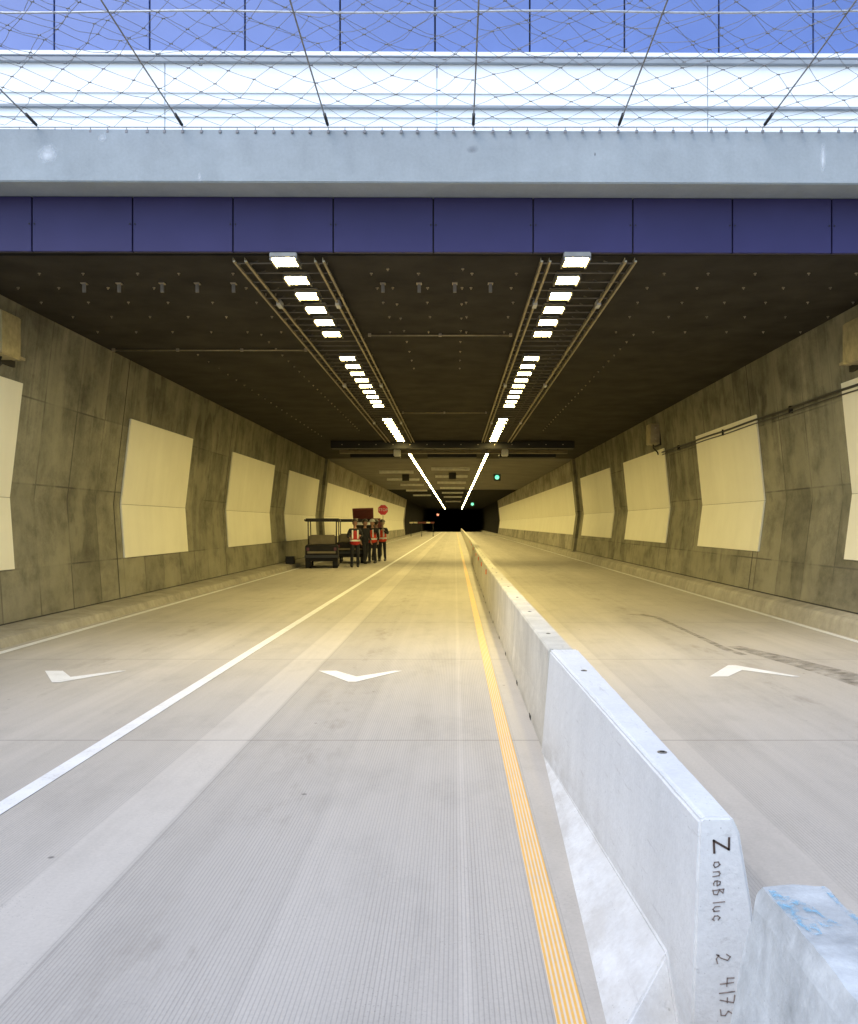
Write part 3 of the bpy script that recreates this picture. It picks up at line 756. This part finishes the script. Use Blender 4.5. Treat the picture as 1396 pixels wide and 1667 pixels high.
# handwriting on the end face, in marker, reading down
STRK = {'Z': [[(0, 1), (.75, 1), (.05, 0), (.85, .05)]],
 'o': [[(.3, .62), (.08, .45), (.08, .15), (.3, 0), (.52, .15), (.52, .45), (.3, .62)]],
 'n': [[(.1, .62), (.1, 0)], [(.1, .45), (.3, .62), (.5, .5), (.5, 0)]],
 'e': [[(.1, .33), (.52, .33), (.45, .58), (.25, .62), (.08, .4), (.1, .12), (.3, 0), (.52, .1)]],
 'B': [[(.1, 0), (.1, 1)], [(.1, 1), (.45, .9), (.1, .55)], [(.1, .55), (.55, .4), (.5, .08), (.1, 0)]],
 'l': [[(.2, 1), (.2, 0)]],
 'u': [[(.08, .62), (.08, .12), (.3, 0), (.5, .15)], [(.5, .62), (.5, 0)]],
 'c': [[(.52, .5), (.3, .62), (.08, .4), (.12, .1), (.35, 0), (.52, .1)]],
 '2': [[(.05, .75), (.25, 1), (.5, .8), (.3, .4), (.0, .05), (.1, .2), (.3, .05), (.62, .1)]],
 '4': [[(.1, 1), (.02, .5), (.6, .5)], [(.42, .95), (.42, 0)]],
 '1': [[(.2, 1), (.2, 0)]],
 '7': [[(0, 1), (.5, 1), (.2, 0)], [(.08, .52), (.45, .52)]],
 '3': [[(.05, 1), (.5, .95), (.2, .55), (.5, .35), (.4, .05), (.02, .02)]], ' ': []}
def write(parent, text, x0, z0, size, adv, thick, y):
    """letters rotated a quarter turn clockwise: text runs downwards, letter tops face right"""
    bm = mk(); z = z0
    for ch in text:
        for st in STRK[ch]:
            P = [Vector((x0+q[1]*size+random.uniform(-.0018, .0018), y, z-(q[0]-.12*q[1])*size+random.uniform(-.0012, .0012))) for q in st]
            for a, b in zip(P, P[1:]):
                dd = (b-a); 
                if dd.length < 1e-6: continue
                nrm = Vector((-dd.z, 0, dd.x)).normalized()*thick/2; dd = dd.normalized()*thick*.4
                bm.faces.new([bm.verts.new(p) for p in (a-dd-nrm, b+dd-nrm, b+dd+nrm, a-dd+nrm)])
        z -= adv*size*(1.25 if ch in 'ZB' else .55 if ch in 'l1' else 1)
    obj('handwriting', bm, M['marker'] if text == 'Z' else M['ink_faint'], parent)
kk = y0/1450
write(nb, 'Z', (1160-740)*kk, H-(1366-853)*kk, .048, 1, .0070, y0-.0025)
write(nb, 'oneBluc', (1160-740)*kk, H-(1402-853)*kk, .034, .84, .0034, y0-.0025)
write(nb, '2', (1164-740)*kk, H-(1553-853)*kk, .046, 1, .0034, y0-.0025)
write(nb, '4173', (1171-740)*kk, H-(1592-853)*kk, .044, .85, .0038, y0-.0025)
# the run beyond
y = 6.49; i = 0
seg = None
while y < 176:
    L = 3.66; xa, xb = bx(y), bx(y+L)
    lab = 'yellowish concrete barrier, %s behind the nearest white one' % (ordn[i] if i < 9 else 'far along the row')
    if i >= 9: lab = 'small far-off concrete barrier in the long row down the tunnel'
    root = thing('concrete_barrier', lab, 'barrier', (xa, y, 0), -math.atan2(xb-xa, L), 'row of concrete road barriers')
    if seg is None:
        bm = krail(L-.02, None); seg = obj('body', bm, M['barrier_yellowish'], root)
        bmesh_me = seg.data
    else:
        s_ = seg.copy(); COL.objects.link(s_); s_.parent = root
    if i < 8:
        insert(root, 0, .9); insert(root, 0, 2.75)
        for yy in (1.0, 2.6):
            bm = mk(); box(bm, (-.139, yy, -.0), (-.124, yy+.14, .035)); obj('slot', bm, M['groove'], root)
    if i in (3, 4, 5, 6, 8, 10, 12):
        bm = mk(); box(bm, (-.118, 1.8, .56), (-.092, 1.83, .67), None, .004); obj('reflector', bm, M['reflector'], root)
    y += L; i += 1
# the worn block in the near right corner
fb = thing('concrete_barrier', 'worn grey concrete barrier with blue spray paint in the near right corner', 'barrier', (0, 0, 0), 0, 'row of concrete road barriers')
bm = mk()
P = [(.46, 0), (.47, .12), (.63, .27), (.685, .38), (.715, .52), (.748, .69), (.768, .742), (.925, .742), (.96, .70), (1.0, .50), (1.05, .3), (1.2, .1), (1.2, 0)]
n = 60; ya, yb = .5, 2.235
rings = []
def lerp_prof(P, m):
    out = []
    for (a, b), (c, d_) in zip(P, P[1:]):
        for k2 in range(m): out.append((a+(c-a)*k2/m, b+(d_-b)*k2/m))
    out.append(P[-1]); return out
PP = lerp_prof(P, 6)
for j in range(n+1):
    yy = ya+(yb-ya)*j/n; ring = []
    for x, z in PP:
        a = noise.noise(Vector((x*9, yy*9, z*9)))*.005+noise.noise(Vector((x*30, yy*30, z*30)))*.0022
        e = 1 if j < n else 1
        endn = noise.noise(Vector((x*20, 3, z*20)))*.02 if j == n else 0
        ring.append(bm.verts.new((x+a, yy+endn, max(0, z+a*.6))))
    rings.append(ring)
for a, b in zip(rings, rings[1:]):
    for k2 in range(len(PP)-1): bm.faces.new((a[k2], a[k2+1], b[k2+1], b[k2]))
bm.faces.new(rings[0]); bm.faces.new(rings[-1][::-1])
obj('body', bm, M['rough'], fb, smooth=False)
def smear(pts, wds):
    """sprayed stroke lying on the top face"""
    bm = mk(); prev = None
    for (x, y), wd in zip(pts, wds):
        a = bm.verts.new((x-wd/2, y, .7465)); b = bm.verts.new((x+wd/2, y+.004, .7465))
        if prev: bm.faces.new((prev[0], prev[1], b, a))
        prev = (a, b)
    return bm
q = NT('blue_spray'); v = q.coord(); f = q.noise(v, 40, 5, .7)
q.l(q.ramp(q.math('ADD', q.math('MULTIPLY', f, .6), q.math('MULTIPLY', q.noise(q.mapv(v, (1, .35, 1)), 22, 3), .4)), [(.44, 0), (.60, .8)]), q.b.inputs['Alpha']); BS = q.out((.20, .50, .70), .7)
obj('paint_mark', smear([(.78, 2.20), (.785, 2.12), (.795, 2.02), (.80, 1.96)], (.015, .035, .045, .02)), BS, fb)
obj('paint_mark', smear([(.80, 2.16), (.83, 2.10), (.835, 2.05), (.85, 2.0)], (.02, .03, .03, .05)), BS, fb)
obj('paint_mark', smear([(.915, 2.22), (.918, 2.1), (.92, 1.95), (.92, 1.8)], (.008, .016, .02, .012)), BS, fb)

# ---------------------------------------------------------------- golf carts
def wheel(parent, x, y, r=.23, wd=.2):
    bm = mk(); cyl(bm, (x, y, r), r, wd, 'X', 24); t = obj('wheel', bm, M['rubber'], parent)
    bm = mk(); cyl(bm, (x, y, r), r*.55, wd+.02, 'X', 16); obj('rim', bm, M['galv'], t)
def cart(x, y, rz, lab, roofm, bed=True):
    """front of the cart points along +Y"""
    root = thing('golf_cart', lab, 'golf cart', (x, y, 0), rz, 'parked utility carts')
    # rear body / bed, seen first
    bm = mk()
    prof = [(-1.15, .30), (-1.17, .86), (-.45, .88), (-.40, .70), (.35, .62), (.40, .32), (.30, .26), (-1.1, .26)]
    a = [bm.verts.new((-.60, p[0], p[1])) for p in prof]; b = [bm.verts.new((.60, p[0], p[1])) for p in prof]
    for i in range(len(prof)): bm.faces.new((a[i], a[(i+1) % len(prof)], b[(i+1) % len(prof)], b[i]))
    bm.faces.new(a[::-1]); bm.faces.new(b)
    bmesh.ops.recalc_face_normals(bm, faces=bm.faces); bmesh.ops.bevel(bm, geom=list(bm.edges), offset=.03, segments=2, affect='EDGES')
    bd = obj('body', bm, M['cart'], root)
    bm = mk(); prof = [(.42, .30), (.40, .62), (.75, .95), (.95, .90), (1.18, .62), (1.20, .34), (1.0, .26)]
    a = [bm.verts.new((-.52, p[0], p[1])) for p in prof]; b = [bm.verts.new((.52, p[0], p[1])) for p in prof]
    for i in range(len(prof)): bm.faces.new((a[i], a[(i+1) % len(prof)], b[(i+1) % len(prof)], b[i]))
    bm.faces.new(a[::-1]); bm.faces.new(b); bmesh.ops.recalc_face_normals(bm, faces=bm.faces); bmesh.ops.bevel(bm, geom=list(bm.edges), offset=.03, segments=2, affect='EDGES')
    obj('front_cowl', bm, M['cart'], root)
    box_obj('floor', (-.55, .30, .26), (.55, .50, .31), M['black'], root)
    box_obj('rear_bumper', (-.62, -1.24, .40), (.62, -1.17, .50), M['black'], root, .015)
    for s in (-1, 1): box_obj('tail_light', (s*.5-.05, -1.185, .66), (s*.5+.05, -1.165, .78), M['redlens'], root, .01)
    box_obj('tailgate', (-.52, -1.19, .56), (.52, -1.165, .64), M['tan'], root, .01)
    box_obj('seat', (-.50, -.38, .70), (.50, .12, .84), M['tan'], root, .04)
    box_obj('backrest', (-.50, -.47, .86), (.50, -.37, 1.24), M['tan'], root, .04)
    for sx in (-1, 1):
        bm = mk(); tube(bm, [(sx*.52, -.48, .85), (sx*.53, -.50, 1.80)], .022, 8); tube(bm, [(sx*.50, .88, .88), (sx*.50, .62, 1.80)], .020, 8); obj('roof_post', bm, M['black'], root, smooth=True)
        for yy in (-.78, .80): wheel(root, sx*.50, yy)
    bm = mk(); box(bm, (-.64, -.75, 1.74), (.64, .85, 1.86), None, .035); tube(bm, [(-.64, -.75, 1.80), (-.66, .05, 1.77), (-.64, .85, 1.80)], .03, 6); tube(bm, [(.64, -.75, 1.80), (.66, .05, 1.77), (.64, .85, 1.80)], .03, 6)
    obj('roof', bm, roofm, root)
    bm = mk(); cyl(bm, (0, 0, 0), .17, .03, 'Z', 20, .16); 
    bmesh.ops.rotate(bm, verts=bm.verts, cent=(0, 0, 0), matrix=Matrix.Rotation(R(50), 3, 'X'))
    for v in bm.verts: v.co += Vector((-.24, .42, 1.08))
    obj('steering_wheel', bm, M['black'], root)
    bm = mk(); tube(bm, [(-.24, .42, 1.08), (-.24, .66, .85)], .02, 6); obj('steering_column', bm, M['black'], root)
    return root
M['redlens'] = varied('tail_lens', (.10, .012, .012), .3)
cart(-5.05, 34.1, R(6), 'dark golf cart with black roof, nearest of the two carts by the left wall', M['dark_steel'])
cart(-4.45, 38.4, R(5), 'second golf cart half hidden behind the first one and the workers', M['dark_steel'])
# utility vehicle with maroon back behind the group
ut = thing('utility_truck', 'maroon box truck parked behind the group of workers', 'truck', (-4.35, 44.6, 0), R(4))
box_obj('chassis', (-.62, .05, .42), (.62, 3.6, .62), M['black'], ut, .02)
bm = mk(); box(bm, (-.72, 0, .62), (.32, 2.3, 1.90), None, .03)
obj('box_body', bm, M['cart'], ut)
bm = mk(); 
pv = [(-.74, -.03, 1.92), (.28, -.03, 1.92), (.28, -.75, 2.40), (-.74, -.75, 2.36)]
vs = [bm.verts.new(p) for p in pv]; vs2 = [bm.verts.new((p[0], p[1]+.06, p[2]+.05)) for p in pv]
bm.faces.new(vs); bm.faces.new(vs2[::-1])
for i in range(4): bm.faces.new((vs[i], vs[(i+1) % 4], vs2[(i+1) % 4], vs2[i]))
obj('raised_hatch', bm, M['maroon'], ut)
box_obj('sill', (-.70, -.05, 1.60), (.30, -.005, 1.74), M['white'], ut, .01)
box_obj('cab', (-.66, 2.32, .60), (.66, 3.5, 1.95), M['maroon'], ut, .08)
for s in (-1, 1):
    for yy in (.6, 2.9): wheel(ut, s*.58, yy, .30, .2)
    box_obj('tail_light', (s*.62-.05, -.03, .8), (s*.62+.05, -.003, 1.0), M['redlens'], ut)
# orange drum by the cart
kd = thing('traffic_drum', 'small dark crate on the ground left of the nearest cart', 'crate', (-6.3+.1, 33.6, .14)); bm = mk(); box(bm, (-.16, -.16, 0), (.16, .16, .26), None, .02)
kd.name = 'crate'; obj('shell', bm, M['dark_steel'], kd); box_obj('lid', (-.17, -.17, .262), (.17, .17, .29), M['black'], kd, .01)
# far barricade
fbx = thing('barricade', 'dim low barricade of pale and dark red boards at the dark end', 'barricade', (-5.35, 117, 0))
for i in range(6): box_obj('board', (-.6+i*.55, 0, 1.72), (-.6+i*.55+.50, .05, 1.93), M['cream'] if i < 2 or i == 4 else M['maroon'], fbx)
for x in (-.4, 1.0, 2.5): box_obj('leg', (x-.04, .051, 0), (x+.04, .1, 1.9), M['dark_steel'], fbx)

# ---------------------------------------------------------------- people
def skin_mesh(name, chains, mat, parent, sub=1, extra=None):
    """chains: list of [(pos, radius), ...]; the first point of a chain is welded to an existing one at the same place"""
    me = bpy.data.meshes.new(name); verts = []; rad = []; edges = []
    def idx(p, r):
        for i, q in enumerate(verts):
            if (Vector(q)-Vector(p)).length < 1e-5: return i
        verts.append(tuple(p)); rad.append(r); return len(verts)-1
    for ch in chains:
        prev = None
        for p, r in ch:
            i = idx(p, r)
            if prev is not None: edges.append((prev, i))
            prev = i
    me.from_pydata(verts, edges, []); o = bpy.data.objects.new(name, me); COL.objects.link(o)
    md = o.modifiers.new('skin', 'SKIN'); md.use_smooth_shade = True
    for i, sv in enumerate(me.skin_vertices[0].data):
        rr = rad[i]; sv.radius = rr if isinstance(rr, tuple) else (rr, rr); sv.use_root = (i == 0)
    o.modifiers.new('sub', 'SUBSURF').levels = sub; o.modifiers['sub'].render_levels = sub
    dg = bpy.context.evaluated_depsgraph_get(); ev = o.evaluated_get(dg); m2 = bpy.data.meshes.new_from_object(ev)
    bpy.data.objects.remove(o)
    if extra:
        bm = mk(); bm.from_mesh(m2); extra(bm); bm.to_mesh(m2); bm.free()
    m2.materials.clear(); m2.materials.append(mat)
    for p in m2.polygons: p.use_smooth = True
    o = bpy.data.objects.new(name, m2); COL.objects.link(o); o.parent = parent
    return o
def person(x, y, rz, lab, vest, hat, trousers, pose, stripe=True, scale=1.0):
    """faces -Y at rz = 0"""
    root = thing('person', lab, 'person', (x, y, 0), rz, None); root.scale = (scale,)*3
    hip, sh = .93, 1.45
    P = {}
    for s, nm in ((-1, 'r'), (1, 'l')):
        st = pose['step']*s
        P['hipj'+nm] = (s*.09, 0, hip-.03); P['knee'+nm] = (s*.11, -.03+st*.5, .50); P['ank'+nm] = (s*.12, .02+st, .10); P['toe'+nm] = (s*.14, -.16+st, .035)
        P['sh'+nm] = (s*.19, 0, sh-.03)
        P['el'+nm], P['wr'+nm] = pose['arm'+nm]
    def fingers(nm, s):
        wv = Vector(P['wr'+nm]); ev = Vector(P['el'+nm]); dr = (wv-ev).normalized()
        side = dr.cross(Vector((0, 1, 0.01))).normalized(); palm = wv+dr*.055; ch = [[(tuple(wv), .026), (tuple(palm), (.036, .018))]]
        for k2, ln in enumerate((.062, .072, .068, .052)):
            off = side*(k2-1.5)*.020; b0 = palm+dr*.035+off; curl = Vector((0, -1, 0))
            ch.append([(tuple(palm), (.036, .018)), (tuple(b0), .0095), (tuple(b0+dr*ln*.5+curl*.008), .0085), (tuple(b0+dr*ln*.75+curl*.035), .0075)])
        th = wv+dr*.03-side*.04
        ch.append([(tuple(wv), .026), (tuple(th), .011), (tuple(th+dr*.035-side*.008+curl*.01), .009)])
        return ch
    chains = [[((0, 0, hip), (.15, .10)), ((0, 0, 1.12), (.13, .095)), ((0, 0, 1.32), (.16, .11)), ((0, .005, 1.44), (.10, .08)), ((0, 0, 1.53), .055), ((0, -.01, 1.60), .05)]]
    for s, nm in ((-1, 'r'), (1, 'l')):
        chains.append([((0, 0, hip), (.15, .10)), (P['hipj'+nm], .085), (P['knee'+nm], .055), (P['ank'+nm], .038)])
        chains.append([((0, 0, 1.32), (.16, .11)), (P['sh'+nm], .055), (P['el'+nm], .040), (P['wr'+nm], .026)])
        chains += fingers(nm, s)
    def head(bm):
        ball(bm, (0, -.012, 1.69), .112, (.80, .98, 1.12), 20, 14)
        ball(bm, (0, -.035, 1.62), .065, (.85, 1, .8), 14, 8)
        ball(bm, (0, -.128, 1.675), .016, (.8, 1.1, 1.5), 8, 6)
        for s in (-1, 1):
            ball(bm, (s*.092, .0, 1.68), .026, (.4, .8, 1.2), 8, 6)
        ball(bm, (0, -.112, 1.635), .020, (1.3, .4, .35), 8, 6)
    body = skin_mesh('body', chains, M['skin'], root, 1, head)
    for s in (-1, 1):
        bm = mk(); ball(bm, (s*.034, -.112, 1.70), .010, (1.2, .6, .8), 8, 6); obj('eye', bm, M['black'], root)
    bm = mk(); ball(bm, (0, .018, 1.715), .112, (.86, .96, 1.05), 16, 10)
    for v in list(bm.verts):
        if v.co.y < -.03 and v.co.z < 1.73: v.co.y = -.03
    obj('hair', bm, M['hair'], root, smooth=True)
    bm = mk(); ball(bm, (0, .0, 1.76), .128, (.90, 1.08, .85), 20, 12)
    for v in bm.verts: v.co.z = max(v.co.z, 1.75)
    cyl(bm, (0, -.02, 1.752), .150, .012, 'Z', 24, .145); obj('hard_hat', bm, hat, root, smooth=True)
    # clothes
    tr = [[((0, 0, hip), (.175, .125)), ((0, 0, 1.10), (.165, .12))]]
    for s, nm in ((-1, 'r'), (1, 'l')): tr.append([((0, 0, hip), (.165, .115)), (P['hipj'+nm], .10), (P['knee'+nm], .072), ((P['ank'+nm][0], P['ank'+nm][1], .09), .062)])
    skin_mesh('trousers', tr, trousers, root)
    jk = [[((0, 0, .84), (.205, .15)), ((0, 0, .98), (.20, .145)), ((0, 0, 1.14), (.155, .112)), ((0, 0, 1.33), (.180, .125)), ((0, .003, 1.47), (.10, .085))]]
    for s, nm in ((-1, 'r'), (1, 'l')):
        wv = Vector(P['wr'+nm]); ev = Vector(P['el'+nm])
        jk.append([((0, 0, 1.33), (.180, .125)), (P['sh'+nm], .072), (P['el'+nm], .056), (tuple(wv*.93+ev*.07), .042)])
    skin_mesh('jacket', jk, M['navy'] if stripe != 'full' else vest, root)
    if vest:
        vs_ = [[((0, 0, .82), (.225, .17)), ((0, 0, .96), (.215, .16)), ((0, 0, 1.14), (.19, .14)), ((0, 0, 1.32), (.192, .135)), ((0, .003, 1.46), (.115, .095))]]
        vv = skin_mesh('vest', vs_, vest, root)
        def ring(z, a, b, name='reflective_band'):
            bm = mk(); n = 24; r0 = [bm.verts.new((a*math.cos(2*math.pi*k2/n), b*math.sin(2*math.pi*k2/n), z)) for k2 in range(n)]; r1 = [bm.verts.new((v.co.x*1.0, v.co.y, z+.065)) for v in r0]
            for k2 in range(n): bm.faces.new((r0[k2], r0[(k2+1) % n], r1[(k2+1) % n], r1[k2]))
            obj(name, bm, M['silver'], vv, smooth=True)
        ring(.99, .205, .165)
        for s in (-1, 1):
            bm = mk(); box(bm, (s*.10-.028, -.158, 1.09), (s*.10+.028, -.146, 1.42), None, .003); box(bm, (s*.10-.028, .146, 1.09), (s*.10+.028, .158, 1.42), None, .003); obj('reflective_band', bm, M['silver'], vv)
    for s, nm in ((-1, 'r'), (1, 'l')):
        a = P['ank'+nm]
        bm = mk(); ball(bm, (a[0], a[1]-.07, .05), .06, (.85, 2.3, .82), 14, 8); tube(bm, [(a[0], a[1], .03), (a[0], a[1], .17)], .055, 12)
        for v in bm.verts: v.co.z = max(v.co.z, .0)
        obj('boot', bm, M['black'], root, smooth=True)
    return root, P
down = lambda s, dx=0: ((s*.27, .03, 1.17), (s*.29, -.05, .93))
poseA = dict(step=.05, armr=((-.28, -.02, 1.18), (-.20, -.22, 1.12)), arml=((.28, .0, 1.18), (.18, -.24, 1.20)))
poseB = dict(step=.10, armr=down(-1), arml=down(1))
poseC = dict(step=.04, armr=((-.30, .03, 1.20), (-.20, -.18, 1.05)), arml=down(1))
poseD = dict(step=.02, armr=down(-1), arml=((.27, -.06, 1.22), (.12, -.30, 1.36)))
person(-3.80, 33.9, R(10), 'worker in a red vest with white band standing closest to us, beside the nearest cart', M['red'], M['hatd'], M['navy'], poseA)
person(-3.72, 36.9, R(50), 'worker in dark clothes partly hidden between the front worker and the vest group', None, M['hatd'], M['navy'], poseB, stripe=False)
person(-3.46, 37.4, R(-20), 'worker in an orange vest with two upright white bands, centre of the group', M['orange'], M['hat'], M['navy'], poseC)
person(-3.55, 40.2, R(170), 'worker in dark clothes with back turned, deep in the group', M['red'], M['hatd'], M['navy'], poseB)
pd, PD = person(-3.22, 39.6, R(-8), 'worker in a bright orange vest holding the stop paddle, rightmost of the group', M['orange'], M['hatd'], M['navy'], poseD)
# stop paddle
sgn = thing('stop_paddle', 'round red stop paddle held up by the rightmost worker', 'sign', (-3.22+.06, 39.6-.36, 0))
bm = mk(); tube(bm, [(0, 0, .95), (0, 0, 2.02)], .014, 8); obj('handle', bm, M['cream'], sgn)
bm = mk(); cyl(bm, (0, 0, 2.27), .245, .012, 'Y', 8)
bmesh.ops.rotate(bm, verts=bm.verts, cent=(0, 0, 2.27), matrix=Matrix.Rotation(R(22.5), 3, 'Y')); plate = obj('plate', bm, M['white'], sgn)
bm = mk(); cyl(bm, (0, -.008, 2.27), .228, .006, 'Y', 8); bmesh.ops.rotate(bm, verts=bm.verts, cent=(0, 0, 2.27), matrix=Matrix.Rotation(R(22.5), 3, 'Y')); obj('face', bm, M['stopred'], plate)
def text(name, s, loc, size, mat, parent, rot=(R(90), 0, 0)):
    cu = bpy.data.curves.new(name, 'FONT'); cu.body = s; cu.size = size; cu.extrude = .001; cu.align_x = 'CENTER'; cu.align_y = 'CENTER'
    t = bpy.data.objects.new(name, cu); COL.objects.link(t)
    dg = bpy.context.evaluated_depsgraph_get(); me = bpy.data.meshes.new_from_object(t.evaluated_get(dg)); bpy.data.objects.remove(t)
    me.materials.clear(); me.materials.append(mat); o = bpy.data.objects.new(name, me); COL.objects.link(o); o.parent = parent; o.location = loc; o.rotation_euler = rot; return o
text('lettering', 'STOP', (0, -.0135, 2.27), .17, M['white'], plate)
